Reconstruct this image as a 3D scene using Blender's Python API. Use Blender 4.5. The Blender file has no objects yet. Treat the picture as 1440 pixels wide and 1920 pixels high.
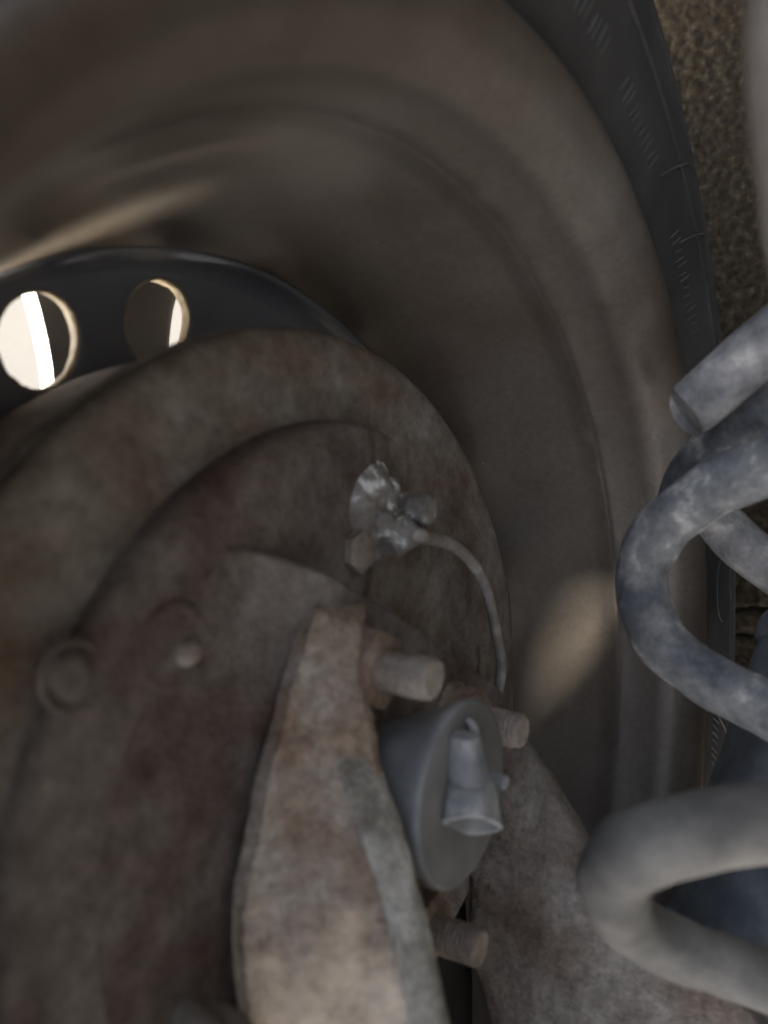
import bpy, bmesh, math, random
from mathutils import Vector, Matrix, noise as mnoise
random.seed(4)
scene = bpy.context.scene
col = scene.collection
R = math.radians
G = 0.271            # height of the wheel axis above the ground (metres)

# ------------------------------------------------------------------ camera
# wheel frame: x = horizontal in the wheel's plane, y = along the axle (outboard +), z = up.
cd = bpy.data.cameras.new('camera')
cam = bpy.data.objects.new('camera', cd); col.objects.link(cam)
cd.sensor_fit = 'VERTICAL'; cd.sensor_height = 36.0; cd.lens = 1513.1 / 1920 * 36
cd.clip_start = 0.005; cd.clip_end = 400
right = Vector((0, -.8346, -.5508)); up = Vector((.9988, .0266, -.0403)); fwd = Vector((-.0483, .5502, -.8336))
m = Matrix((right, up, -fwd)).transposed().to_4x4()
m.translation = Vector((.0906, -.0773, G + .1822))
cam.matrix_world = m
cd.dof.use_dof = True; cd.dof.focus_distance = 0.33; cd.dof.aperture_fstop = 8.5; cd.dof.aperture_blades = 0
scene.camera = cam

# ------------------------------------------------------------------ sky, sun, exposure
SUN_TRAVEL = Vector((.757, -.437, -.485)).normalized()
w = bpy.data.worlds.new('World'); scene.world = w; w.use_nodes = True
nt = w.node_tree
sky = nt.nodes.new('ShaderNodeTexSky'); sky.sky_type = 'NISHITA'; sky.sun_disc = False
to_sun = -SUN_TRAVEL
sky.sun_elevation = math.asin(to_sun.z); sky.sun_rotation = math.atan2(to_sun.x, to_sun.y)
sky.air_density = .7; sky.dust_density = 5.0; sky.ozone_density = .3
bg = nt.nodes['Background']; bg.inputs[1].default_value = 0.08
hs = nt.nodes.new('ShaderNodeHueSaturation'); hs.inputs['Saturation'].default_value = .55
nt.links.new(sky.outputs[0], hs.inputs['Color']); nt.links.new(hs.outputs[0], bg.inputs[0])
sd = bpy.data.lights.new('sun', 'SUN'); sd.energy = 3.0; sd.angle = R(11.0); sd.color = (1, .90, .74)
sun = bpy.data.objects.new('sun', sd); col.objects.link(sun)
sun.rotation_euler = SUN_TRAVEL.to_track_quat('-Z', 'Y').to_euler(); sun.location = (-3, -1, 3)
scene.view_settings.view_transform = 'Standard'; scene.view_settings.look = 'None'
scene.view_settings.exposure = 3.72; scene.view_settings.gamma = 1.0
scene.cycles.max_bounces = 8; scene.cycles.diffuse_bounces = 5; scene.cycles.glossy_bounces = 5

# ------------------------------------------------------------------ helpers
def P(u, v, w):
    """wheel frame: u down, v horizontal, w outboard, all in mm -> world metres"""
    return Vector((v / 1000, w / 1000, G - u / 1000))

def mat(name, stops, scale=60, rough=.75, bump=.25, bscale=None, spec=.35, metal=0.0, rvar=.12, fine=None, detail=8, dist=0.0,
        speck=None, coord_rot=None, stretch=None, fscale=620, broad=0, lit_end=None, bands=None):
    """stops: [(position, (r, g, b)), ...] for the mottled colour; fine: [(pos, rgb), ...] second finer mottling that is mixed in;
    speck: (colour, scale, threshold) light crumbs of grit"""
    M = bpy.data.materials.new(name); M.use_nodes = True
    t = M.node_tree; N = t.nodes; L = t.links
    b = N['Principled BSDF']
    tc = N.new('ShaderNodeTexCoord'); mp = N.new('ShaderNodeMapping'); L.new(tc.outputs['Object'], mp.inputs[0])
    if stretch: mp.inputs['Scale'].default_value = stretch
    if coord_rot: mp.inputs['Rotation'].default_value = coord_rot
    n1 = N.new('ShaderNodeTexNoise'); n1.inputs['Scale'].default_value = scale; n1.inputs['Detail'].default_value = detail
    n1.inputs['Roughness'].default_value = .62; n1.inputs['Distortion'].default_value = dist
    L.new(mp.outputs[0], n1.inputs['Vector'])
    cr = N.new('ShaderNodeValToRGB'); L.new(n1.outputs['Fac'], cr.inputs[0])
    def fill(cr, stops):
        e = cr.color_ramp.elements
        while len(e) < len(stops): e.new(.5)
        for k, (p, c) in enumerate(stops): e[k].position = p; e[k].color = (*c, 1)
    fill(cr, stops)
    out = cr.outputs[0]
    if fine:
        n2 = N.new('ShaderNodeTexNoise'); n2.inputs['Scale'].default_value = fscale; n2.inputs['Detail'].default_value = 9
        n2.inputs['Roughness'].default_value = .82
        L.new(mp.outputs[0], n2.inputs['Vector'])
        c2 = N.new('ShaderNodeValToRGB'); fill(c2, fine); L.new(n2.outputs['Fac'], c2.inputs[0])
        mx = N.new('ShaderNodeMix'); mx.data_type = 'RGBA'; mx.blend_type = 'MULTIPLY'; mx.inputs[0].default_value = 1
        L.new(out, mx.inputs[6]); L.new(c2.outputs[0], mx.inputs[7]); out = mx.outputs[2]
    if speck:
        n3 = N.new('ShaderNodeTexVoronoi'); n3.inputs['Scale'].default_value = speck[1]; n3.feature = 'F1'
        n3.inputs['Randomness'].default_value = 1
        L.new(mp.outputs[0], n3.inputs['Vector'])
        n4 = N.new('ShaderNodeTexNoise'); n4.inputs['Scale'].default_value = speck[1] * .16; n4.inputs['Detail'].default_value = 3
        L.new(mp.outputs[0], n4.inputs['Vector'])
        ad = N.new('ShaderNodeMath'); ad.operation = 'MULTIPLY_ADD'; ad.inputs[1].default_value = -.5
        L.new(n4.outputs['Fac'], ad.inputs[0]); L.new(n3.outputs['Distance'], ad.inputs[2])
        c3 = N.new('ShaderNodeValToRGB'); c3.color_ramp.elements[0].position = max(0, speck[2] - .06 + .5); c3.color_ramp.elements[1].position = speck[2] + .5
        c3.color_ramp.elements[0].color = (1, 1, 1, 1); c3.color_ramp.elements[1].color = (0, 0, 0, 1)
        a5 = N.new('ShaderNodeMath'); a5.operation = 'ADD'; a5.inputs[1].default_value = .5; L.new(ad.outputs[0], a5.inputs[0])
        L.new(a5.outputs[0], c3.inputs[0])
        mx = N.new('ShaderNodeMix'); mx.data_type = 'RGBA'; L.new(c3.outputs[0], mx.inputs[0]); L.new(out, mx.inputs[6])
        mx.inputs[7].default_value = (*speck[0], 1); out = mx.outputs[2]
    if bands:                                         # rings of dirt and wear round the axle: [(y, factor), ...]
        sb = N.new('ShaderNodeSeparateXYZ'); L.new(tc.outputs['Object'], sb.inputs[0])
        nw = N.new('ShaderNodeTexNoise'); nw.inputs['Scale'].default_value = 70; nw.inputs['Detail'].default_value = 5; L.new(mp.outputs[0], nw.inputs['Vector'])
        wm = N.new('ShaderNodeMath'); wm.operation = 'MULTIPLY_ADD'; wm.inputs[1].default_value = .004; L.new(nw.outputs['Fac'], wm.inputs[0]); L.new(sb.outputs[1], wm.inputs[2])
        rm = N.new('ShaderNodeMapRange'); lo, hi = bands[0][0], bands[-1][0]; rm.inputs[1].default_value = lo + .002; rm.inputs[2].default_value = hi + .002; L.new(wm.outputs[0], rm.inputs[0])
        cb = N.new('ShaderNodeValToRGB'); fill(cb, [((y - lo) / (hi - lo), (f, f, f)) for y, f in bands]); L.new(rm.outputs[0], cb.inputs[0])
        mx = N.new('ShaderNodeMix'); mx.data_type = 'RGBA'; mx.blend_type = 'MULTIPLY'; mx.inputs[0].default_value = 1
        L.new(out, mx.inputs[6]); L.new(cb.outputs[0], mx.inputs[7]); out = mx.outputs[2]
    if lit_end:                                           # light painted on one end as pale mottling: (colour, x from, x to)
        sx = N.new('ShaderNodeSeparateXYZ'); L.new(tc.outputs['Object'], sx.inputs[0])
        mr0 = N.new('ShaderNodeMapRange'); mr0.inputs[1].default_value = lit_end[1]; mr0.inputs[2].default_value = lit_end[2]; mr0.inputs[3].default_value = -.25; mr0.inputs[4].default_value = .75
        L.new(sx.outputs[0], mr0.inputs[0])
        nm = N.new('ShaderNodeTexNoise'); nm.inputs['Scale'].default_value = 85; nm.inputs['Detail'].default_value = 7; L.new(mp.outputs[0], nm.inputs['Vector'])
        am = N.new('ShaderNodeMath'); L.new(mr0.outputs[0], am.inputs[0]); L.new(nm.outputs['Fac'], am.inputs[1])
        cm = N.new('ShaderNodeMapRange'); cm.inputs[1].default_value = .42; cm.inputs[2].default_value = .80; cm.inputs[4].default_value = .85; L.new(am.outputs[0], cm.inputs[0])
        mx = N.new('ShaderNodeMix'); mx.data_type = 'RGBA'; L.new(cm.outputs[0], mx.inputs[0]); L.new(out, mx.inputs[6]); mx.inputs[7].default_value = (*lit_end[0], 1); out = mx.outputs[2]
    L.new(out, b.inputs['Base Color'])
    # roughness wanders with the dirt
    mr = N.new('ShaderNodeMapRange'); mr.inputs[3].default_value = rough - rvar; mr.inputs[4].default_value = min(1, rough + rvar)
    L.new(n1.outputs['Fac'], mr.inputs[0]); L.new(mr.outputs[0], b.inputs['Roughness'])
    b.inputs['Specular IOR Level'].default_value = spec; b.inputs['Metallic'].default_value = metal
    # relief: grit on top of broad unevenness
    nb = N.new('ShaderNodeTexNoise'); nb.inputs['Scale'].default_value = bscale or scale * 6; nb.inputs['Detail'].default_value = 7
    nb.inputs['Roughness'].default_value = .65; L.new(mp.outputs[0], nb.inputs['Vector'])
    bp = N.new('ShaderNodeBump'); bp.inputs['Strength'].default_value = bump; bp.inputs['Distance'].default_value = .0012
    L.new(nb.outputs['Fac'], bp.inputs['Height'])
    if broad:
        n6 = N.new('ShaderNodeTexNoise'); n6.inputs['Scale'].default_value = 150; n6.inputs['Detail'].default_value = 4; L.new(mp.outputs[0], n6.inputs['Vector'])
        b2 = N.new('ShaderNodeBump'); b2.inputs['Strength'].default_value = broad; b2.inputs['Distance'].default_value = .003
        L.new(n6.outputs['Fac'], b2.inputs['Height']); L.new(b2.outputs[0], bp.inputs['Normal'])
    L.new(bp.outputs[0], b.inputs['Normal'])
    return M

def link(name, bm, material, parent=None, smooth=True, sub=0, solid=None, base=None, weld=True, recalc=True, auto=None):
    if weld: bmesh.ops.remove_doubles(bm, verts=bm.verts, dist=1e-6)
    if recalc: bmesh.ops.recalc_face_normals(bm, faces=bm.faces)
    off = None
    if parent is not None:
        q = parent; off = Vector((0, 0, 0))
        while q is not None: off += q.location; q = q.parent
    elif base is not None: off = Vector(base)
    if off is not None:
        for v in bm.verts: v.co -= off
    me = bpy.data.meshes.new(name); bm.to_mesh(me); bm.free()
    for p in me.polygons: p.use_smooth = smooth
    if smooth and auto: me.set_sharp_from_angle(angle=R(auto))
    me.materials.append(material)
    o = bpy.data.objects.new(name, me); col.objects.link(o)
    if parent is not None: o.parent = parent
    elif base is not None: o.location = base
    if solid:
        s = o.modifiers.new('thickness', 'SOLIDIFY'); s.thickness = solid; s.offset = -1
    if sub:
        s = o.modifiers.new('smooth', 'SUBSURF'); s.levels = sub; s.render_levels = sub
    return o

def tag(o, label, cat, group=None, kind=None):
    o['label'] = label
    if cat: o['category'] = cat
    if group: o['group'] = group
    if kind: o['kind'] = kind
    return o

def thing(name, label, cat, base, group=None):
    o = bpy.data.objects.new(name, None); col.objects.link(o); o.location = base; o.empty_display_size = .02
    return tag(o, label, cat, group)

def lathe(bm, prof, n=256, c=(0, 0), close=False, wfun=None, rfun=None, a0=0, a1=360):
    """revolve (r, w) mm about the axle through (u, v) = c"""
    full = abs(a1 - a0 - 360) < 1e-6
    m = n if full else n + 1
    rings = []
    for (r, w) in prof:
        ring = []
        for i in range(m):
            a = R(a0 + (a1 - a0) * i / n)
            rr = r + (rfun(r, w, a) if rfun else 0); ww = w + (wfun(r, w, a) if wfun else 0)
            ring.append(bm.verts.new(P(c[0] + rr * math.cos(a), c[1] + rr * math.sin(a), ww)))
        rings.append(ring)
    k = len(rings)
    for j in range(k if close else k - 1):
        A, B = rings[j], rings[(j + 1) % k]
        for i in range(n):
            i2 = (i + 1) % m
            bm.faces.new((A[i], A[i2], B[i2], B[i]))
    return rings

def smooth_path(pts, k=8):
    out = []
    n = len(pts)
    for i in range(n - 1):
        p0, p1, p2, p3 = pts[max(i - 1, 0)], pts[i], pts[i + 1], pts[min(i + 2, n - 1)]
        for j in range(k):
            t = j / k
            out.append(.5 * ((2 * p1) + (-p0 + p2) * t + (2 * p0 - 5 * p1 + 4 * p2 - p3) * t * t + (-p0 + 3 * p1 - 3 * p2 + p3) * t ** 3))
    out.append(pts[-1]); return out

def tube(bm, pts, rad, n=20, k=8, cap=True, squash=1.0, ripple=0.0, seed=0):
    """skin a tube round a smoothed path of world points; rad in metres: number or list per control point"""
    ctrl = [Vector(p) for p in pts]
    path = smooth_path(ctrl, k)
    rl = rad if isinstance(rad, (list, tuple)) else [rad] * len(ctrl)
    rp = [q.x for q in smooth_path([Vector((r, 0, 0)) for r in rl], k)]
    T = [(path[min(i + 1, len(path) - 1)] - path[max(i - 1, 0)]).normalized() for i in range(len(path))]
    nrm = T[0].orthogonal().normalized()
    rings = []
    for i, p in enumerate(path):
        nrm = (nrm - T[i] * nrm.dot(T[i])).normalized(); bn = T[i].cross(nrm)
        ring = []
        for j in range(n):
            a = 2 * math.pi * j / n
            r = rp[i]
            if ripple: r *= 1 + ripple * mnoise.noise(Vector((p.x * 90 + seed, p.y * 90 + math.cos(a) * 1.2, p.z * 90 + math.sin(a) * 1.2)))
            ring.append(bm.verts.new(p + nrm * (r * math.cos(a)) + bn * (r * squash * math.sin(a))))
        rings.append(ring)
    for A, B in zip(rings, rings[1:]):
        for j in range(n): bm.faces.new((A[j], A[(j + 1) % n], B[(j + 1) % n], B[j]))
    if cap:
        for ring in (rings[0], rings[-1]): bm.faces.new(ring)
    return path

def solid_of(bm, rings, caps=True):
    """loft closed rings of world points into a solid"""
    vr = [[bm.verts.new(p) for p in r] for r in rings]
    n = len(vr[0])
    for A, B in zip(vr, vr[1:]):
        for j in range(n): bm.faces.new((A[j], A[(j + 1) % n], B[(j + 1) % n], B[j]))
    if caps: bm.faces.new(vr[0]); bm.faces.new(vr[-1])

def hexprism(bm, c, r, w0, w1, rot=0, cham=.8, n=6):
    """hexagon nut or bolt head round the w axis at (u, v) = c; chamfered corners"""
    def ring(rr, w): return [P(c[0] + rr * math.cos(R(rot + 360 * i / n)), c[1] + rr * math.sin(R(rot + 360 * i / n)), w) for i in range(n)]
    s = 1 if w1 > w0 else -1
    solid_of(bm, [ring(r - cham, w0), ring(r, w0 + s * cham * .6), ring(r, w1 - s * cham * .6), ring(r - cham, w1)])

def star_plate(bm, poly, c, wfun, thick, na=260, nr=44, edge=1.6):
    """plate with a smooth outline: fan of rings round c inside the polygon poly (u, v mm); wfun gives its height"""
    m = len(poly)
    def hit(a):
        d = (math.cos(a), math.sin(a)); best = 1e9
        for i in range(m):
            x1, y1 = poly[i][0] - c[0], poly[i][1] - c[1]; x2, y2 = poly[(i + 1) % m][0] - c[0], poly[(i + 1) % m][1] - c[1]
            ex, ey = x2 - x1, y2 - y1; den = d[0] * ey - d[1] * ex
            if abs(den) < 1e-9: continue
            t = (x1 * ey - y1 * ex) / den; s = (x1 * d[1] - y1 * d[0]) / den
            if t > 0 and -1e-6 <= s <= 1 + 1e-6: best = min(best, t)
        return best
    H = [hit(2 * math.pi * i / na) for i in range(na)]
    for _ in range(2): H = [(H[i - 1] + 2 * H[i] + H[(i + 1) % na]) / 4 for i in range(na)]
    ts = [((j + 1) / nr) for j in range(nr)]
    ctr = bm.verts.new(P(c[0], c[1], wfun(*c)))
    prev = None
    def ring(f):
        out = []
        for i in range(na):
            a = 2 * math.pi * i / na; r, w = f(i, H[i]); u, v = c[0] + r * math.cos(a), c[1] + r * math.sin(a)
            out.append(bm.verts.new(P(u, v, wfun(u, v) + w)))
        return out
    rings = [ring(lambda i, h, t=t: (t * (h - edge), 0)) for t in ts]
    rings.append(ring(lambda i, h: (h - edge * .35, edge * .25)))
    rings.append(ring(lambda i, h: (h, edge * .8)))
    rings.append(ring(lambda i, h: (h, thick)))
    for i in range(na): bm.faces.new((ctr, rings[0][i], rings[0][(i + 1) % na]))
    for A, B in zip(rings, rings[1:]):
        for i in range(na): bm.faces.new((A[i], A[(i + 1) % na], B[(i + 1) % na], B[i]))
    bm.faces.new(rings[-1])

def sheet(bm, rows):
    """open grid surface through rows of world points"""
    vr = [[bm.verts.new(p) for p in r] for r in rows]
    for A, B in zip(vr, vr[1:]):
        for j in range(len(A) - 1): bm.faces.new((A[j], A[j + 1], B[j + 1], B[j]))

def lerp(a, b, t): return a + (b - a) * t
def fbm(x, y, z=0, o=4): return mnoise.fractal(Vector((x, y, z)), 1.0, 2.0, o)

# ------------------------------------------------------------------ materials
FINE = [(.30, (.62, .60, .58)), (.50, (1, 1, 1)), (.66, (1.22, 1.20, 1.17))]
FINE2 = [(.30, (.55, .50, .46)), (.50, (1, 1, 1)), (.70, (1.50, 1.46, 1.40))]
FINE3 = [(.34, (.45, .39, .34)), (.50, (1, 1, 1)), (.64, (1.75, 1.70, 1.62))]
M_barrel = mat('worn_rim_paint', [(.28, (.080, .059, .046)), (.50, (.110, .094, .079)), (.72, (.148, .136, .121))], scale=9, rough=.40, bump=.10, bscale=700, spec=.5, metal=.35, rvar=.08, detail=5,
               fine=[(.34, (.80, .79, .78)), (.5, (1, 1, 1)), (.68, (1.14, 1.14, 1.14))], fscale=330, speck=((.40, .39, .36), 320, -.25),
               bands=[(-.070, .85), (-.067, 1.15), (-.058, 1.25), (-.0535, .88), (-.049, 1.0), (-.043, 1.08), (-.0392, .75), (-.0378, 1.0), (-.0365, .78), (-.0325, .80), (-.029, 1.05), (.0, 1.0), (.034, .95)])
M_disc = mat('dark_disc_paint', [(.3, (.12, .126, .15)), (.55, (.16, .168, .19)), (.75, (.20, .205, .22))], scale=18, rough=.33, bump=.04, spec=.6)
M_rawedge = mat('bare_hole_edge', [(.3, (.20, .15, .09)), (.55, (.42, .34, .22)), (.75, (.62, .54, .40))], scale=160, rough=.55, bump=.5, spec=.4)
M_tyre = mat('tyre_rubber', [(.3, (.024, .023, .023)), (.55, (.036, .035, .034)), (.75, (.056, .054, .052))], scale=24, rough=.80, bump=.25, bscale=900, spec=.22, fine=FINE, fscale=700)
M_plate = mat('rusty_backing_plate', [(.32, (.108, .070, .050)), (.46, (.138, .112, .092)), (.58, (.168, .150, .131)), (.72, (.23, .218, .198))], scale=32, rough=.85, bump=.6, bscale=900, spec=.18, fine=FINE2, fscale=170, broad=.3)
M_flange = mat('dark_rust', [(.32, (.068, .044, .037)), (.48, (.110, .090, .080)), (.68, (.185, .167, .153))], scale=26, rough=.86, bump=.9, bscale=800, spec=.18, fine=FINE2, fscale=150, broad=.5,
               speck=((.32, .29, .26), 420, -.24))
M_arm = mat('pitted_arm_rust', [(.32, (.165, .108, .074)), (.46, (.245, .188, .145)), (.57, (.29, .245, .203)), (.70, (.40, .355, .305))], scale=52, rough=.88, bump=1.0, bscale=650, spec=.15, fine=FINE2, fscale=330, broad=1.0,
            lit_end=((.74, .61, .47), .030, -.055))  # brightness of the arm's lower end is put into the colour
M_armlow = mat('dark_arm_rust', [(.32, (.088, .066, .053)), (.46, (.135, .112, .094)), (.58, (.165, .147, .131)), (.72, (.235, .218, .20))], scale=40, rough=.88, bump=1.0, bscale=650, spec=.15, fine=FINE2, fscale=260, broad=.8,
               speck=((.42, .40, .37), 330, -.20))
M_worn_lit = mat('worn_and_lit_lip', [(.30, (.10, .088, .075)), (.5, (.165, .152, .136)), (.7, (.25, .238, .22))], scale=60, rough=.7, bump=.6, bscale=600, spec=.3, fine=FINE2, fscale=260)  # wear on the rim lip, painted light on the drum edge
M_lip = mat('pale_dusty_edge', [(.32, (.14, .12, .10)), (.46, (.25, .24, .21)), (.58, (.36, .35, .32)), (.70, (.50, .48, .44))], scale=75, rough=.88, bump=1.0, bscale=600, spec=.15, fine=FINE2, fscale=400, broad=.7)
M_bolt = mat('dusty_bolt_steel', [(.3, (.15, .118, .098)), (.5, (.235, .20, .172)), (.7, (.33, .30, .27))], scale=70, rough=.84, bump=.9, bscale=700, spec=.2, fine=FINE2, fscale=600)
M_nut = mat('rusty_nut', [(.32, (.12, .08, .058)), (.5, (.20, .15, .115)), (.68, (.29, .245, .205))], scale=90, rough=.86, bump=.8, bscale=600, spec=.18, fine=FINE2, fscale=300)
M_cyl = mat('corroded_cylinder', [(.30, (.10, .09, .08)), (.46, (.165, .152, .138)), (.56, (.23, .222, .21)), (.62, (.62, .64, .64))], scale=85, rough=.97, bump=.5, bscale=600, spec=.03, dist=.8, broad=.3, rvar=.02)
M_pipe = mat('dusty_brake_pipe', [(.3, (.13, .115, .10)), (.5, (.20, .185, .165)), (.7, (.32, .31, .29))], scale=110, rough=.8, bump=.4, bscale=600, spec=.2)
M_cap = mat('grey_cap_plastic', [(.3, (.105, .110, .115)), (.5, (.15, .154, .158)), (.7, (.22, .218, .212))], scale=60, rough=.78, bump=.3, bscale=700, spec=.3)
M_capface = mat('dusty_cap_face', [(.3, (.095, .092, .088)), (.5, (.125, .121, .115)), (.72, (.165, .16, .15))], scale=50, rough=.88, bump=.3, bscale=700, spec=.2)
M_sock = mat('pale_socket_plastic', [(.3, (.12, .123, .127)), (.5, (.175, .178, .18)), (.7, (.33, .33, .325))], scale=120, rough=.7, bump=.25, bscale=500, spec=.3)
M_hose = mat('dusty_hose_rubber', [(.36, (.050, .056, .066)), (.46, (.105, .110, .115)), (.55, (.155, .158, .16)), (.64, (.38, .375, .36))], scale=60, rough=.72, bump=.5, bscale=420, spec=.3, fine=FINE, fscale=300, broad=.4)
M_sleeve = mat('dusty_sleeve_rubber', [(.32, (.10, .10, .105)), (.46, (.17, .17, .17)), (.58, (.235, .23, .225)), (.70, (.42, .40, .36))], scale=80, rough=.78, bump=.5, bscale=420, spec=.25, fine=FINE, fscale=300, broad=.4)
M_dark = mat('dark_hose_rubber', [(.30, (.035, .045, .065)), (.5, (.06, .075, .10)), (.68, (.14, .155, .175))], scale=60, rough=.6, bump=.2, spec=.4)
M_bar = mat('muddy_grey_steel', [(.30, (.058, .057, .054)), (.5, (.105, .101, .094)), (.7, (.175, .164, .148))], scale=40, rough=.82, bump=.4, bscale=300, spec=.2)
M_tube = mat('muddy_brown_tube', [(.30, (.065, .056, .047)), (.5, (.11, .098, .086)), (.7, (.17, .155, .138))], scale=45, rough=.84, bump=.5, bscale=280, spec=.2)
M_damper = mat('blue_grey_damper_paint', [(.30, (.045, .054, .064)), (.5, (.085, .097, .108)), (.7, (.15, .163, .175))], scale=45, rough=.62, bump=.3, bscale=350, spec=.35, speck=((.22, .23, .25), 360, -.24))
M_cover = mat('wheel_cover_plastic', [(.3, (.05, .048, .046)), (.6, (.07, .068, .066))], scale=30, rough=.55, bump=.05, spec=.35)
M_silver = mat('silver_cover_paint', [(.3, (.55, .54, .51)), (.7, (.66, .65, .62))], scale=30, rough=.4, bump=.03, spec=.5)
M_ground = mat('gritty_asphalt', [(.30, (.013, .009, .004)), (.47, (.026, .018, .009)), (.60, (.042, .031, .017)), (.74, (.10, .08, .052))], scale=260, rough=.9, bump=.5, bscale=1200, spec=.2)
M_concrete = mat('pale_concrete', [(.3, (.062, .062, .060)), (.6, (.075, .074, .072)), (.8, (.088, .087, .085))], scale=6, rough=.85, bump=.3, bscale=200, spec=.2)
M_dust = mat('dusty_rubber_rib', [(.3, (.036, .036, .035)), (.6, (.066, .065, .062)), (.8, (.10, .098, .094))], scale=60, rough=.75, bump=.2, spec=.3)
M_cavity = mat('black_channel_shade', [(.3, (.010, .009, .009)), (.7, (.022, .020, .019))], scale=40, rough=.7, bump=.3, spec=.2)  # shade inside the arm channel, put into the colour
M_blocker = mat('blocker_coating', [(.3, (.035, .035, .036)), (.6, (.06, .06, .06))], scale=12, rough=.8, bump=.4, bscale=120, spec=.2)

# ------------------------------------------------------------------ ground
def axis(lo, hi, step, far):
    a = [-far, -far / 3, -far / 12, -far / 40, lo - .35, lo - .08]
    x = lo
    while x <= hi + 1e-9: a.append(x); x += step
    return a + [hi + .08, hi + .35, far / 40, far / 12, far / 3, far]
bm = bmesh.new()
xs = axis(-.06, .36, .0014, 120); ys = axis(-.10, .05, .0014, 120)
def gh(x, y):
    if not (-.07 < x < .37 and -.11 < y < .06): return 0
    d = mnoise.cell_vector(Vector((x * 300, y * 300, 0)))
    h = .0011 * fbm(x * 330, y * 330, 3, 3) + .0012 * max(0, mnoise.noise(Vector((x * 210, y * 210, 9)))) * 1.4 + .0005 * d.x
    cr = abs(x - .006 - .004 * mnoise.noise(Vector((y * 40, 2, 0))))
    cr2 = abs(x - .019 - .003 * mnoise.noise(Vector((y * 50, 8, 0))))
    for c in (cr, cr2):
        if c < .0016: h -= .003 * (1 - c / .0016)
    return h
grid = [[bm.verts.new((x, y, gh(x, y))) for y in ys] for x in xs]
for i in range(len(xs) - 1):
    for j in range(len(ys) - 1): bm.faces.new((grid[i][j], grid[i + 1][j], grid[i + 1][j + 1], grid[i][j + 1]))
o = link('ground', bm, M_ground, weld=False); tag(o, 'gritty brown asphalt under the tyre with fine cracks', None, kind='structure')

bm = bmesh.new()
def box(bm, x0, x1, y0, y1, z0, z1):
    vs = [bm.verts.new((x, y, z)) for x in (x0, x1) for y in (y0, y1) for z in (z0, z1)]
    for f in ((0, 1, 3, 2), (4, 6, 7, 5), (0, 4, 5, 1), (2, 3, 7, 6), (0, 2, 6, 4), (1, 5, 7, 3)): bm.faces.new([vs[i] for i in f])
box(bm, -30, 30, .34, 6, -.05, .012)
o = link('pavement', bm, M_concrete, smooth=False); tag(o, 'pale sunlit concrete pavement outside the wheel', None, kind='structure')

# ------------------------------------------------------------------ outer body side above the wheel (unseen, added to keep the sun off the ground inboard)
side_blocker = thing('body_side_blocker', 'unseen outer side panel of the car, added to block the sun', 'blocker panel', (0, .19, .75))
bm = bmesh.new()
N = 40
for y in (.175, .20):
    pass
prof = [(-1.5, .33), (-.335, .33)] + [(-.335 * math.cos(math.pi * i / N), .271 + .335 * math.sin(math.pi * i / N)) for i in range(N + 1)] + [(.335, .33), (2.2, .30)]
lo = [[bm.verts.new((x, y, z)) for x, z in prof] for y in (.175, .20)]
hi = [[bm.verts.new((x, y, 1.0)) for x, z in prof] for y in (.175, .20)]
for i in range(len(prof) - 1):
    for a in ((lo[0], hi[0]), (lo[1], hi[1]), (lo[0], lo[1]), (hi[0], hi[1])): bm.faces.new((a[0][i], a[0][i + 1], a[1][i + 1], a[1][i]))
link('blocker_panel', bm, M_blocker, side_blocker, smooth=False, weld=False)

und = thing('underbody_blocker', 'unseen dark slab under the car, added to block low sky inboard', 'underbody_blocker', (.3, -1, .40))  # out of view, added to cut the low sky from inboard
bm = bmesh.new(); box(bm, -1.2, 2.4, -1.8, -.50, .47, .9); link('blocker_slab', bm, M_blocker, und, smooth=False)

# ------------------------------------------------------------------ wheel: rim, disc, tyre
wheel = thing('car_wheel', 'steel car wheel seen from its inner side with dull worn rim and black tyre', 'wheel', P(271, 0, 70))
bm = bmesh.new()
def rimw(r, w, a): return .35 * mnoise.noise(Vector((math.cos(a) * 6, math.sin(a) * 6, w * .05))) if r > 170 else 0
def rimr(r, w, a): return .9 * max(0, mnoise.noise(Vector((math.cos(a) * 22, math.sin(a) * 22, 4)))) if 30 < w < 32.5 else .18 * mnoise.noise(Vector((math.cos(a) * 9, math.sin(a) * 9, w * .09)))
prof = [(189.5, 4.5), (191.2, 2.6), (191, .6), (189.4, -.6), (187.2, -.4), (185.4, .9), (183.8, 3.0), (181.6, 5.4), (179.4, 8.6), (178.3, 12), (177.9, 16), (177.4, 20), (176.8, 24), (176.0, 27.5), (175.2, 30.6), (174.7, 31.4), (174.9, 32.2), (175.0, 33.2), (174.4, 38), (173.4, 46), (171.8, 56), (168.6, 68), (164.8, 79), (160.6, 90), (157.8, 98), (156.8, 104),
        (156.6, 118), (160, 124), (170, 130), (175, 140), (177, 152), (186, 157), (191, 160), (190, 163)]
lathe(bm, prof, n=300, wfun=rimw, rfun=rimr)
link('rim', bm, M_barrel, wheel, solid=.0022)
bm = bmesh.new()
lathe(bm, [(189.0, -.6), (189.8, -1.15), (191.2, -1.1), (192.1, -.3), (192.2, .8), (191.4, 2.4)], n=420, wfun=lambda r, w, a: .35 * mnoise.noise(Vector((math.cos(a) * 40, math.sin(a) * 40, r * .4))) + rimw(r, w, a), rfun=lambda r, w, a: .35 * mnoise.noise(Vector((math.cos(a) * 34, math.sin(a) * 34, w + 7))))
link('worn_lip', bm, M_worn_lit, wheel)
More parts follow.
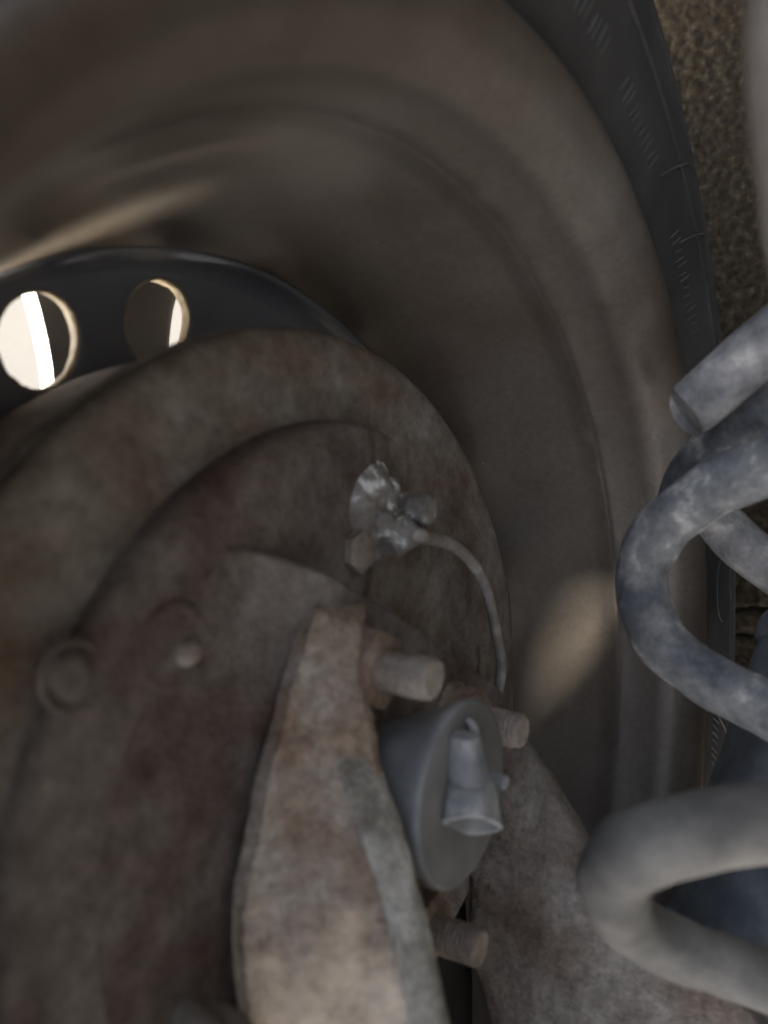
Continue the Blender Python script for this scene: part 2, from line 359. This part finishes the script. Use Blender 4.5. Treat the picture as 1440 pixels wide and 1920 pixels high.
# disc with round vent holes
NH = 21; A0 = 114.0; RH = 12.7; RC = 136.3
def dw(r): return 109.2 + (150.5 - r) * .235
bm = bmesh.new(); lips = []
step = 360 / NH
for k in range(NH):
    ac = A0 - k * step
    if k in (2, 12):                                 # solid web between two groups of holes
        lathe(bm, [(151, dw(150.5) + .2), (136, dw(136)), (121.5, dw(121.5))], n=12, a0=ac - step / 2, a1=ac + step / 2); continue
    nseg = 48
    hole = []; outer = []; rng = []
    for i in range(nseg):
        t = 2 * math.pi * i / nseg
        hole.append((RC + RH * math.cos(t), math.degrees(RH * math.sin(t) / RC)))
        # square boundary in (r, angle)
        cx, sx = math.cos(t), math.sin(t); s = 1 / max(abs(cx), abs(sx))
        outer.append((136.25 + 14.8 * cx * s, step / 2 * sx * s))
    def pos(r, a, dwv=0): aa = R(ac + a); return P(r * math.cos(aa), r * math.sin(aa), dw(r) + dwv)
    rings = []
    for f, bend in ((0, 4.2), (0, 2.2), (.0, .6), (.03, .15), (.08, 0), (.35, 0), (.7, 0), (1, 0)):
        rings.append([bm.verts.new(pos(lerp(h[0], q[0], f), lerp(h[1], q[1], f), bend)) for h, q in zip(hole, outer)])
    for A, B in zip(rings, rings[1:]):
        for i in range(nseg): bm.faces.new((A[i], A[(i + 1) % nseg], B[(i + 1) % nseg], B[i]))
    # bright worn lip round each hole
    er = []; edge = bmesh.new(); lips.append(edge)
    for (dr, ww) in ((.05, .35), (-.45, .1), (-.75, 1.2), (-.5, 3.6), (.05, 3.9)):
        er.append([])
        for i in range(nseg):
            t = 2 * math.pi * i / nseg; q = RH + dr + (.5 * mnoise.noise(Vector((math.cos(t) * 4.5 + k, math.sin(t) * 3.5, ww))) if -1 < dr < 0 else 0)
            er[-1].append(edge.verts.new(pos(RC + q * math.cos(t), math.degrees(q * math.sin(t) / RC), ww)))
    for A, B in zip(er, er[1:]):
        for i in range(nseg): edge.faces.new((A[i], A[(i + 1) % nseg], B[(i + 1) % nseg], B[i]))
lathe(bm, [(155.9, 99.0), (155.2, 98.6), (154.6, 99.2), (154.4, 101), (154.2, 104), (153.4, 106.5), (152, 108.3), (150.5, 109.2)], n=NH * 12, a0=A0 - step / 2, a1=A0 - step / 2 + 360)
lathe(bm, [(122, dw(122)), (119, 117.4), (114, 118.6), (106, 118.5), (92, 114), (75, 112), (32, 112), (30, 113), (30, 118)], n=NH * 12)
disc = link('wheel_disc', bm, M_disc, wheel, auto=50)
for edge in lips: link('hole_lip', edge, M_rawedge, disc, weld=False)
# tyre
def flat(u): return min(u, 270.2)
bm = bmesh.new()
tp = [(188.6, 6.2), (190.8, 4.0), (192.6, 2.6), (194.5, 1.4), (198, .2), (205, -1.2), (216, -2.6), (228, -3.4), (234.4, -3.5), (234.9, -4.3), (236.0, -4.3), (236.5, -3.5), (246, -3.1), (251.0, -2.2), (253.1, -1.9), (257.4, -1.1),
      (257.9, -1.8), (259.0, -1.7), (259.5, -.6), (263.0, -.2), (263.4, -.7), (264.0, -.7), (264.4, .2), (267.2, .6), (269.6, 3), (271.6, 7), (273.4, 13), (274.6, 20), (275, 28), (275, 34), (267, 35), (267, 42), (275, 43), (275.4, 70), (267, 71), (267, 79), (275.4, 80),
      (275, 107), (267, 108), (267, 115), (275, 116), (274, 135), (270, 147), (262, 153), (246, 158), (226, 159), (205, 157), (193, 155)]
rings = lathe(bm, tp, n=420)
def flatten(bm):
    for v in bm.verts:
        if v.co.z < .0006:
            d = .0006 - v.co.z; v.co.z = .0006 - d * .03
            if v.co.y < .03: v.co.y -= d * .25
flatten(bm)
tyre = link('tyre', bm, M_tyre, wheel, auto=45)
# serration ribs moulded in patches on the sidewall
def swall(r):
    for (a, b) in zip(tp, tp[1:]):
        if a[0] < b[0] and a[0] <= r <= b[0] and a[1] < 5: return lerp(a[1], b[1], (r - a[0]) / (b[0] - a[0] + 1e-9))
    return 0
bm = bmesh.new()
def rib(bm, r0, a0, r1, a1, hw=.5, hh=.55, n=4):
    rows = []
    for i in range(n + 1):
        t = i / n; r = lerp(r0, r1, t); a = R(lerp(a0, a1, t)); w0 = swall(r)
        tx, ty = -math.sin(a), math.cos(a)
        h = hh * (1 if 0 < i < n or n == 1 else .2)
        row = []
        for (k, z) in ((-hw, .15), (-hw * .5, -h), (hw * .5, -h), (hw, .15)):
            row.append(P(r * math.cos(a) + tx * k, r * math.sin(a) + ty * k, w0 + z))
        rows.append(row)
    sheet(bm, rows)
for (a0, a1) in ((78, 88), (64, 74), (43, 55), (22, 31), (-30, -4), (98, 118), (130, 150), (190, 250), (262, 320)):
    a = a0
    while a < a1:
        j = random.uniform(-.1, .1)
        rib(bm, 209 + random.uniform(-1, 1), a + 1.1 + j, 217.5 + random.uniform(-1.5, 1), a + j, hw=.42, hh=.45 + random.uniform(-.2, .12)); a += .92
flatten(bm)
o = link('serration_ribs', bm, M_dust, tyre, weld=False); o['kind'] = 'stuff'
for (a0, a1) in ((62.3, 55.0), (54.1, 47.7), (-6, -12)):
    bm = bmesh.new(); rib(bm, 215, a0, 255, a1, hw=.5, hh=.6, n=14); link('sidewall_rib', bm, M_dust, tyre, weld=False)
bm = bmesh.new()                                    # long oval mark moulded near the bottom of the sidewall
pts = []
for i in range(40):
    t = 2 * math.pi * i / 40
    pts.append((225 + 13 * math.cos(t), 9.6 + 4.4 * math.copysign(abs(math.sin(t)) ** .7, math.sin(t))))
for i in range(40):
    (r0, a0), (r1, a1) = pts[i], pts[(i + 1) % 40]; rib(bm, r0, a0, r1, a1, hw=.35, hh=.4, n=1)
link('moulded_oval', bm, M_dust, tyre, weld=False)

# ------------------------------------------------------------------ wheel cover beyond the disc holes
cover = thing('wheel_cover', 'dark plastic wheel cover glimpsed through the round wheel holes', 'wheel cover', P(0, 0, 150))
bm = bmesh.new()
NS = 8; SA = 360 / NS
lip = bmesh.new()
for k in range(NS):
    ac = 115.8 - k * SA
    nseg = 56
    hole = []; outer = []
    for i in range(nseg):
        t = 2 * math.pi * i / nseg; cx, sx = math.cos(t), math.sin(t); s = 1 / max(abs(cx), abs(sx))
        e = .75
        hole.append((138 + 36 * math.copysign(abs(cx) ** e, cx), 12.3 * math.copysign(abs(sx) ** e, sx))); outer.append((138 + 40 * cx * s, SA / 2 * sx * s))
    def pos(r, a, ww): aa = R(ac + a); return P(r * math.cos(aa), r * math.sin(aa), ww)
    rings = []
    for f, ww in ((0, 145), (.08, 144.4), (1, 144.4)):
        rings.append([bm.verts.new(pos(lerp(h[0], q[0], f), lerp(h[1], q[1], f), ww)) for h, q in zip(hole, outer)])
    for A, B in zip(rings, rings[1:]):
        for i in range(nseg): bm.faces.new((A[i], A[(i + 1) % nseg], B[(i + 1) % nseg], B[i]))
    rings = []                                       # pale painted wall of the opening and the outer face
    for f, ww in ((0, 145), (0, 152), (.06, 153.5), (1, 153.5)):
        rings.append([lip.verts.new(pos(lerp(h[0], q[0], f), lerp(h[1], q[1], f), ww)) for h, q in zip(hole, outer)])
    for A, B in zip(rings, rings[1:]):
        for i in range(nseg): lip.faces.new((A[i], A[(i + 1) % nseg], B[(i + 1) % nseg], B[i]))
lathe(lip, [(98, 153.5), (60, 155), (0.1, 156)], n=NS * 12)
lathe(lip, [(178, 153.5), (182, 156), (186, 160)], n=NS * 12)
lathe(bm, [(98, 144.4), (60, 146), (0.1, 146)], n=NS * 12)
lathe(bm, [(178, 144.4), (183, 150), (186, 160)], n=NS * 12)
link('cover_back', bm, M_cover, cover, auto=40)
link('cover_face', lip, M_silver, cover, auto=40)

# ------------------------------------------------------------------ brake drum and backing plate
drum = thing('brake_drum', 'dark brake drum behind the rusty backing plate', 'brake drum', P(0, 0, 90))
bm = bmesh.new()
lathe(bm, [(127.5, 67.5), (129.6, 68.2), (129.8, 72), (126, 74), (125.4, 106), (121, 110), (60, 111.3)], n=200)
link('drum_shell', bm, M_flange, drum, auto=50)
bm = bmesh.new()
lathe(bm, [(129.6, 70.0), (130.5, 69.7), (130.8, 69), (130.5, 68.2), (129.4, 67.8)], n=260, rfun=lambda r, w, a: .35 * mnoise.noise(Vector((math.cos(a) * 18, math.sin(a) * 18, w * .3))))
link('drum_lip_glint', bm, M_worn_lit, drum)  # paler ring paints the light from the holes along the drum edge

plate = thing('brake_backing_plate', 'large round rusty brake backing plate inside the rim', 'backing plate', P(0, 0, 62))
def stepf(a):
    d = math.degrees(a) % 360
    return max(0, min(1, (d - 72) / 14)) if d < 180 else max(0, min(1, (330 - d) / 14))
def pw(r, w, a):
    n = .45 * fbm(r * math.cos(a) * .03, r * math.sin(a) * .03, 2, 4)
    if r < 105.5: return (1 - stepf(a)) * (59.6 - w) + n
    return n
bm = bmesh.new()
lathe(bm, [(105.3, 58.4), (106.2, 59.6), (108.5, 60.1), (113, 60.2), (119, 60.4), (124, 61), (127.6, 61.9), (129.6, 63.2), (130.3, 64.8), (130.2, 67), (128, 67.5)], n=320, wfun=pw)
DISH = [(20, 53), (40, 53), (60, 53), (70, 53), (80, 53), (86, 53), (92, 53), (96, 53), (99, 53.1), (102.6, 53.4), (104.2, 54.2), (104.9, 56), (105.3, 58.4)]
lathe(bm, DISH, n=100, wfun=pw, a0=-30, a1=82)
link('plate', bm, M_plate, plate)
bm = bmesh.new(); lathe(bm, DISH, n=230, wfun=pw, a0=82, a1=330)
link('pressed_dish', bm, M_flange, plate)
bm = bmesh.new()                                     # round adjuster plug pressed in the plate
def plug(c, r, w0): return [(r + 2.4, w0 + .6), (r + 1.6, w0 - .6), (r + .9, w0 + .2), (r + .2, w0 + 1.4), (r - .4, w0 + .2), (r - 1.2, w0 - .7), (r * .5, w0 - .8), (.05, w0 - .6)]
lathe(bm, plug(None, 5.0, 53.3), n=40, c=(-89.5, 52.6))
link('adjuster_plug', bm, M_flange, plate)

# ------------------------------------------------------------------ wheel cylinder with bleeder and pipe nut
wc = thing('wheel_cylinder', 'white corroded wheel cylinder on the backing plate with a stubby bleeder', 'wheel cylinder', P(14, 78, 56))
bm = bmesh.new()
def dense(p, k): return [(lerp(a[0], b[0], j / k), lerp(a[1], b[1], j / k)) for a, b in zip(p, p[1:]) for j in range(k)] + [p[-1]]
def boss(r, w, a): return .9 * fbm(r * math.cos(a) * .12 + 5, r * math.sin(a) * .12, w * .05, 4)
lathe(bm, dense([(20, 62), (18.4, 59.4), (16.6, 57.6), (14.2, 56.2), (12.6, 54.6), (11.2, 52.4), (8.6, 50.6), (4.5, 50), (.05, 49.9)], 5), n=110, c=(9.5, 80), rfun=lambda r, w, a: boss(r, w, a) * min(1, r / 8) + 2.0 * max(0, math.cos(a - R(60))) ** 2 * (1 if r > 13 else .4), wfun=boss)
link('cylinder_body', bm, M_cyl, wc)
for (cu, cv, cw, rr) in ((6, 72.5, 54, 5.0), (10, 76, 50.5, 4.4), (20, 85, 56, 5.5), (3.5, 83, 56, 5.0), (13, 68, 56, 4.6)):
    bm = bmesh.new(); bmesh.ops.create_icosphere(bm, subdivisions=4, radius=rr / 1000)
    for v in bm.verts:
        d = v.co.normalized(); v.co = d * (rr / 1000 * (1 + .32 * fbm(d.x * 1.6 + cu, d.y * 1.6, d.z * 1.6 + cv, 4))); v.co.y *= .8; v.co += P(cu, cv, cw)
    link('corrosion_crust', bm, M_cyl, wc)
bm = bmesh.new(); hexprism(bm, (16.5, 72.5), 6.4, 57, 46.5, rot=12, cham=1.0)
lathe(bm, [(5.0, 47.2), (4.4, 44.8), (3.2, 43.2), (1.9, 42.6)], n=24, c=(16.5, 72.5))
link('pipe_nut', bm, M_cyl, wc, auto=35)
bm = bmesh.new()
lathe(bm, [(5.6, 58), (5.4, 53), (3.9, 52.4), (3.9, 50.6), (5.0, 50), (5.0, 45.6), (4.2, 44.4), (2.2, 44.0), (.05, 43.9)], n=28, c=(27.0, 79.5), rfun=lambda r, w, a: .3 * fbm(r * math.cos(a) * .4, r * math.sin(a) * .4, w * .4, 3))
link('bleeder_screw', bm, M_cyl, wc, auto=40)
bm = bmesh.new(); hexprism(bm, (.8, 68.6), 6.2, 57, 49.6, rot=25, cham=1.4)
link('mounting_bolt', bm, M_bolt, wc, auto=35)

bm = bmesh.new()
tube(bm, [P(16.5, 72.5, 44.5), P(19, 72.3, 42.8), P(24, 71.4, 44.2), P(34.9, 70, 48), P(50.3, 67, 49.5), P(66.5, 59.2, 50), P(77.4, 48.2, 50), P(84.6, 33.5, 50), P(89.6, 20.0, 50), P(89.5, 8, 51.5), P(84, -8, 56)],
     [.0023, .0022, .0021, .0021, .0021, .0021, .0020, .0020, .0020, .0020, .0020], n=16, ripple=.12)
o = link('brake_pipe', bm, M_pipe, base=P(17, 72, 48)); tag(o, 'thin bent steel brake pipe curving down from the wheel cylinder', 'brake pipe')

# ------------------------------------------------------------------ trailing arm: mounting flange, two webs, hub bolts
arm = thing('trailing_arm', 'rusty channel shaped trailing arm bolted to the middle of the backing plate', 'suspension arm', P(0, -20, 40))
poly = [(88, 4), (77, 14), (49, 29), (25, 42), (7, 52), (-9, 59), (-22, 65.5), (-35, 70.5), (-46, 74), (-57, 74.5), (-66, 71), (-72, 66), (-77, 60), (-81, 53), (-84, 45), (-87, 36), (-90, 28), (-93, 18), (-94, 6), (-93, -8),
        (-88, -24), (-78, -40), (-60, -50), (0, -58), (45, -55), (70, -40), (86, -18)]
def fw(u, v):
    w = 44 + .7 * fbm(u * .035, v * .035, 1, 5)
    w -= 2.4 * math.exp(-((u + 40) ** 2 + (v - 62) ** 2) / 120)            # rounded corner boss
    t = max(0, min(1, (-16 - u) / 32)); t = t * t * (3 - 2 * t)
    w += (52.4 - w) * t
    if u < -48: w += 2.6 * max(0, min(1, (math.hypot(u, v) - 84) / 8)) * min(1, (-48 - u) / 8)
    return w
bm = bmesh.new(); star_plate(bm, poly, (-12, 8), fw, 6, na=300, nr=70)
link('mounting_flange', bm, M_flange, arm)
bm = bmesh.new(); lathe(bm, [(10.4, 53.2), (9.4, 52.3), (8.4, 52.2), (7.2, 52.9), (5.4, 53.4), (.05, 53.6)], n=40, c=(-66.0, 54.0)); cup = link('inspection_grommet', bm, M_flange, arm)
bm = bmesh.new(); lathe(bm, [(3.2, 54), (3.1, 52), (2.5, 50.8), (1.4, 50.3), (.05, 50.2)], n=28, c=(-62.4, 52.2)); link('grommet_peg', bm, M_bolt, cup)
bm = bmesh.new()
for (cx, cy) in ((-69, -19), (-60.5, -23.5)):
    tube(bm, [P(cx, cy - 3, 48), P(cx, cy - 4, 43), P(cx + .5, cy - 7, 39), P(cx + 1, cy - 16, 37)], .0032, n=14)
link('cable_end', bm, M_tube, arm)
# upper web: from the flange (L) out to a rolled rim (R)
Lc = [(-26.5, 57.4, 45), (-27.5, 56.4, 44), (-31, 53, 44), (-36.5, 41, 44), (-42.5, 28, 44), (-45, 23, 44), (-49, 10, 44), (-52.6, .5, 44), (-54.6, -7, 44), (-54.4, -17, 43.5), (-53.3, -33, 43), (-52.5, -50, 43), (-52, -75, 42), (-52, -120, 40), (-52, -200, 36)]
Rc = [(-12.5, 56.6, 43), (-15, 55.2, 39.5), (-21, 51.4, 36.5), (-25.6, 42, 34.6), (-27, 35.4, 31.0), (-27.2, 31, 28.5), (-28, 23.6, 28), (-30, 8.6, 20.2), (-32, -6, 13.6), (-33.4, -19, 8.6), (-34.4, -32, 4.5), (-36, -52, -2), (-38, -78, -9), (-40, -122, -14), (-42, -200, -18)]
bm = bmesh.new()
rows = []
for i, (a, b) in enumerate(zip(Lc, Rc)):
    A, B = Vector(a), Vector(b)
    lip = max(0, min(1, (i - 5) / 3))
    d = (B - A)
    lw = 2.2 + 6.3 * lip
    e = d.normalized()
    row = [A + Vector((0, 0, 4.0)), A + Vector((-.6, 0, .2)), A + Vector((-.8, 0, -.35)), A + Vector((-.5, 0, -1.0)), A + d * .08, A + d * .2, A + d * .38, A + d * .56, A + d * .74, A + d * .9, B - e * 1.0, B - e * .3, B + Vector((.7, 0, .1)), B + Vector((2.0, 0, .5)), B + Vector((4.6, 0, 1.5)), B + Vector((5, 0, 6)), A + d * .4 + Vector((8, 0, 2))]
    rows.append([P(*q) for q in row])
sheet(bm, rows)
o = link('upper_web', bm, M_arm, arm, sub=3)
tx = bpy.data.textures.new('pitting', 'CLOUDS'); tx.noise_scale = .006; tx.noise_depth = 3
dm = o.modifiers.new('pits', 'DISPLACE'); dm.texture = tx; dm.strength = .0016; dm.mid_level = .5; dm.texture_coords = 'LOCAL'
# pale rolled edge along the free side of the upper web
Ri = [(-33.0, 27, 36), (-34.2, 22.5, 33.4), (-36, 7.2, 24.9), (-37.6, -5.5, 17.8), (-39, -16, 13.2), (-40.4, -27.5, 9.4), (-42, -46, 4), (-45, -76, -3), (-47, -120, -8), (-49, -200, -12)]
bm = bmesh.new(); rows = []
for a, b in zip(Ri, Rc[5:]):
    A, B = Vector(a), Vector(b); d = B - A
    if b == Rc[5]: B = A + d * .12; d = B - A
    k0 = 2.2 if b != Rc[5] else -.6
    rows.append([P(*q) for q in (A + Vector((1.2, 0, .6)), A + Vector((-.4, 0, -.3)), A + Vector((-.9, 0, -.8)) * (k0 / 2), A + d * .25 + Vector((-.8, 0, -.5)) * k0, A + d * .6 + Vector((-.7, 0, -.5)) * k0, A + d * .92 + Vector((-.3, 0, -.5)) * k0, B + Vector((.9, 0, -.7)), B + Vector((3.4, 0, -.2)), B + Vector((5.2, 0, 1.6)), B + Vector((4.6, 0, 4)))])
sheet(bm, rows)
o = link('rolled_edge', bm, M_lip, arm, sub=3)
dm = o.modifiers.new('pits', 'DISPLACE'); dm.texture = tx; dm.strength = .0012; dm.mid_level = .5; dm.texture_coords = 'LOCAL'
# lower web: top face seen from above
Ll = [(52, 9, 45), (50, -4, 45), (50, -20, 45), (50, -33, 44), (50.5, -45, 41), (50, -59, 43), (50, -78, 39), (50, -92, 32), (50, -125, 30), (50, -200, 30)]
Rl = [(57, 4, 31), (56, -3, 23), (55, -11, 16.5), (55, -25, 6), (53, -40, -5), (58, -50, -22), (60, -60, -40), (60, -75, -50), (60, -110, -54), (60, -200, -56)]
bm = bmesh.new(); rows = []
for a, b in zip(Ll, Rl):
    A, B = Vector(a), Vector(b); d = B - A
    row = [A + Vector((9, 0, 4)), A + Vector((3, 0, 1.5)), A + Vector((.6, 0, 0)), A + d * .1, A + d * .3, A + d * .5 + Vector((-1.2, 0, 0)), A + d * .7 + Vector((-.8, 0, 0)), A + d * .9, B, B + Vector((2.4, 0, -1.2)), B + Vector((8, 0, -.4))]
    rows.append([P(*q) for q in row])
sheet(bm, rows)
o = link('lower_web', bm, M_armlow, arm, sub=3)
dm = o.modifiers.new('pits', 'DISPLACE'); dm.texture = tx; dm.strength = .0018; dm.mid_level = .5; dm.texture_coords = 'LOCAL'
bm = bmesh.new()                                     # black channel back: the deep shade between the webs put into colour
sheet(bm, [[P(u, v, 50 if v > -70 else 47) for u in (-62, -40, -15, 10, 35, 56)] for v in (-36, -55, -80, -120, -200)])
link('channel_shade_back', bm, M_cavity, arm, solid=.003)
# hub bolts: square of 42.5 mm radius, nut + threaded stud end
for k in (0, 1, 3):
    a = R(18 + 90 * k); c = (42.5 * math.cos(a), 42.5 * math.sin(a))
    bm = bmesh.new(); hexprism(bm, c, 10.6, 45, 34, rot=20 + 17 * k, cham=1.3)
    lathe(bm, [(11.5, 45), (11.5, 43), (10.5, 42.4), (8, 42.4)], n=32, c=c)
    nut = link('hub_nut', bm, M_nut, arm, auto=35)
    bm = bmesh.new()
    pr = [(5.0, 38)]
    wv = 33.5
    while wv > 21: pr += [(5.3, wv), (5.0, wv - .7)]; wv -= 1.4
    pr += [(5.1, 20.4), (4.5, 19.5), (.05, 19.4)]
    lathe(bm, pr, n=28, c=c, rfun=lambda r, w, a: .42 * fbm(r * math.cos(a) * .3 + k, r * math.sin(a) * .3, w * .12, 3))
    link('stud_end', bm, M_bolt, nut, auto=38)

# ------------------------------------------------------------------ sensor cap in the middle of the arm
cap = thing('sensor_cap', 'blue grey plastic hub sensor cap with an open connector socket on its face', 'sensor cap', P(2, 6, 36))
bm = bmesh.new()
pr = [(15, 50, 0), (17, 41, 0), (18.6, 36.5, .05), (19.8, 34, .15), (21.6, 28, .5), (23.4, 22.4, .9), (24.0, 20.4, 1), (23.9, 19.4, 1), (23.2, 18.8, 1)]
rings = []
for (r, ww, f) in pr:
    rings.append([P(.4 + 1.6 * f + r * math.cos(2 * math.pi * i / 96), 6 + 1.2 * f + r * math.sin(2 * math.pi * i / 96), ww) for i in range(96)])
solid_of(bm, rings, caps=False); link('cap_body', bm, M_cap, cap)
bm = bmesh.new(); lathe(bm, [(23.25, 18.9), (22.6, 18.6), (15, 18.4), (6, 18.4), (.05, 18.4)], n=96, c=(2.0, 7.2)); link('cap_face', bm, M_capface, cap)
def oval(u, v, w, hu, hw, tilt=0, n=36, p=.7):
    out = []
    for i in range(n):
        t = 2 * math.pi * i / n
        x = hu * math.copysign(abs(math.cos(t)) ** p, math.cos(t)); y = hw * math.copysign(abs(math.sin(t)) ** p, math.sin(t))
        out.append(P(u + x, v + tilt * (.83 * x + .55 * y), w + y))
    return out
bm = bmesh.new()
solid_of(bm, [oval(-5.0, 25.5, 15.8, 2.6, 2.8), oval(-5.0, 25.0, 15.4, 3.6, 3.6), oval(-4.7, 17, 14.8, 4.6, 4.4), oval(-4.5, 16.2, 14.6, 4.9, 4.7), oval(-4.2, 13.6, 14.2, 5.4, 4.9), oval(-4.3, 13.2, 14.0, 6.4, 5.4), oval(-4.4, 3.2, 13.4, 8.6, 6.1, -.72), oval(-4.4, 2.4, 13.4, 9.0, 6.3, -.72), oval(-4.4, 2.0, 13.4, 8.6, 5.9, -.72),
              oval(-4.4, 2.1, 13.4, 7.6, 5.0, -.72), oval(-4.4, 3, 13.4, 7.3, 4.8, -.72), oval(-3.6, 12, 13.6, 5.2, 4.0)])
sk = link('connector_socket', bm, M_sock, cap, auto=40)
bm = bmesh.new()
hexprism(bm, (6.6, 10.5), 1.9, 14.5, 9.2, rot=10, cham=.5, n=8); link('latch_tab', bm, M_sock, sk, auto=30)
bm = bmesh.new(); tube(bm, [P(1.0, 27.2, 18), P(1.5, 25, 16.4), P(2.2, 20, 16.2), P(3.4, 12, 16.4)], [.0009, .0013, .0013, .001], n=10); link('cable_ridge', bm, M_sock, cap)

# ------------------------------------------------------------------ coil spring on the inboard side (its turns enter the view from the right)
spring = thing('coil_spring', 'dusty blue grey coil spring with chipped coating whose turns enter at the right', 'coil spring', P(90, 80, -60))
bm = bmesh.new()                                     # flattened end turn with its blunt cut end
tube(bm, [P(68.7, 108.8, -19.7), P(69.3, 110.3, -21.4), P(70.9, 119.3, -31.2), P(71.8, 127.8, -40.8), P(71.5, 138.5, -54.0), P(81.0, 151.1, -70.9)], [.0070, .0083, .0084, .0084, .0086, .0086], n=30, k=10, ripple=.05, seed=5)
link('coil', bm, M_sleeve, spring, auto=45)
bm = bmesh.new()                                     # next turn, squeezed under the end turn, running on into the wide open turn
tube(bm, [P(94.5, 80.3, -10.4), P(91.0, 88.3, -15.3), P(88.3, 97.6, -23.0), P(87.6, 110.8, -39.0), P(98.8, 124.0, -54.8), P(131.6, 136.4, -76.1), P(126.2, 121.4, -87.6), P(68.8, 106.1, -74.6), P(62.0, 98.7, -55.8), P(64.9, 92.6, -42.6), P(66.1, 85.4, -26.9), P(67.7, 72.3, -12.3), P(69.2, 57.1, -6.8), P(71.3, 40.6, -11.4), P(72.7, 29.9, -23.6), P(73.0, 21.8, -42.9), P(71.6, 16.6, -59.5), P(63.6, 15.3, -74.7), P(48.3, 16.2, -87.7), P(34.6, 15.4, -85.3)], [.006, .0076, .008, .0083, .0084, .0084, .0085, .0085, .0085, .0084, .0083, .0083, .0081, .0080, .0080, .0082, .0083, .0084, .0084, .0084], n=30, k=12, ripple=.09)
link('coil', bm, M_hose, spring, auto=45)
bm = bmesh.new()                                     # lowest turn, nearest the lens
tube(bm, [P(34.6, 15.4, -85.3), P(18.3, 17.6, -67.6), P(1.5, 17.6, -53.0), P(-9.6, 17.4, -43.6), P(-17.7, 15.3, -35.0), P(-15.9, 8.9, -27.5), P(-4.4, -3.8, -22.3), P(14.5, -21.4, -21.7), P(26.7, -31.0, -32.0), P(35.5, -36.9, -49.4), P(38.0, -39.8, -67.9), P(43.1, -44.0, -85.1)], [.0084, .0083, .0082, .0081, .0080, .0080, .0078, .0077, .0076, .0074, .0074, .0074], n=32, k=12, ripple=.08, seed=3)
link('coil', bm, M_bar, spring, auto=45)
bm = bmesh.new()                                     # far side of the open turn
tube(bm, [P(111.6, 81.7, -14.3), P(112.8, 68.2, -26.4), P(112.9, 59.7, -36.5), P(113.3, 50.3, -52.4), P(110.3, 42.2, -70.4), P(108.6, 33.1, -86.8)], [.007, .008, .0083, .0083, .0083, .0083], n=24, k=8, ripple=.09, seed=13)
link('coil', bm, M_sleeve, spring, auto=45)
dmp = thing('shock_absorber', 'dark blue grey shock absorber tube behind the coil spring at the right', 'shock absorber', P(140, -10, -75))
bm = bmesh.new()
q1, q2 = P(180.5, 18.8, -60.7), P(133.4, -63.5, -42.0)
dd = (q2 - q1).normalized(); c0 = q1.lerp(q2, .3)
pth = [c0 - dd * .10, c0 - dd * .03, c0, c0 + dd * .05, c0 + dd * .14]
tube(bm, pth, [.036, .036, .036, .036, .036], n=56, k=6, ripple=.012); link('damper_tube', bm, M_damper, dmp)
bm = bmesh.new(); tube(bm, [c0 - dd * .034, c0 - dd * .031, c0 - dd * .024, c0 - dd * .021], [.0362, .038, .038, .0362], n=56, k=3); link('damper_band', bm, M_damper, dmp)
bm = bmesh.new()
tube(bm, [P(-66.8, 157.1, -64.5), P(-67.6, 145.8, -64.4), P(-65.5, 130.1, -65.3), P(-61.4, 118.8, -67.0), P(-54.0, 105.6, -70.3)], [.0066, .0067, .0068, .0069, .0070], n=28, k=8, ripple=.07, seed=30)
o = link('cable_conduit', bm, M_tube, base=P(-60, 140, -70)); tag(o, 'blurred grey conduit down the upper right edge of the view', 'conduit')
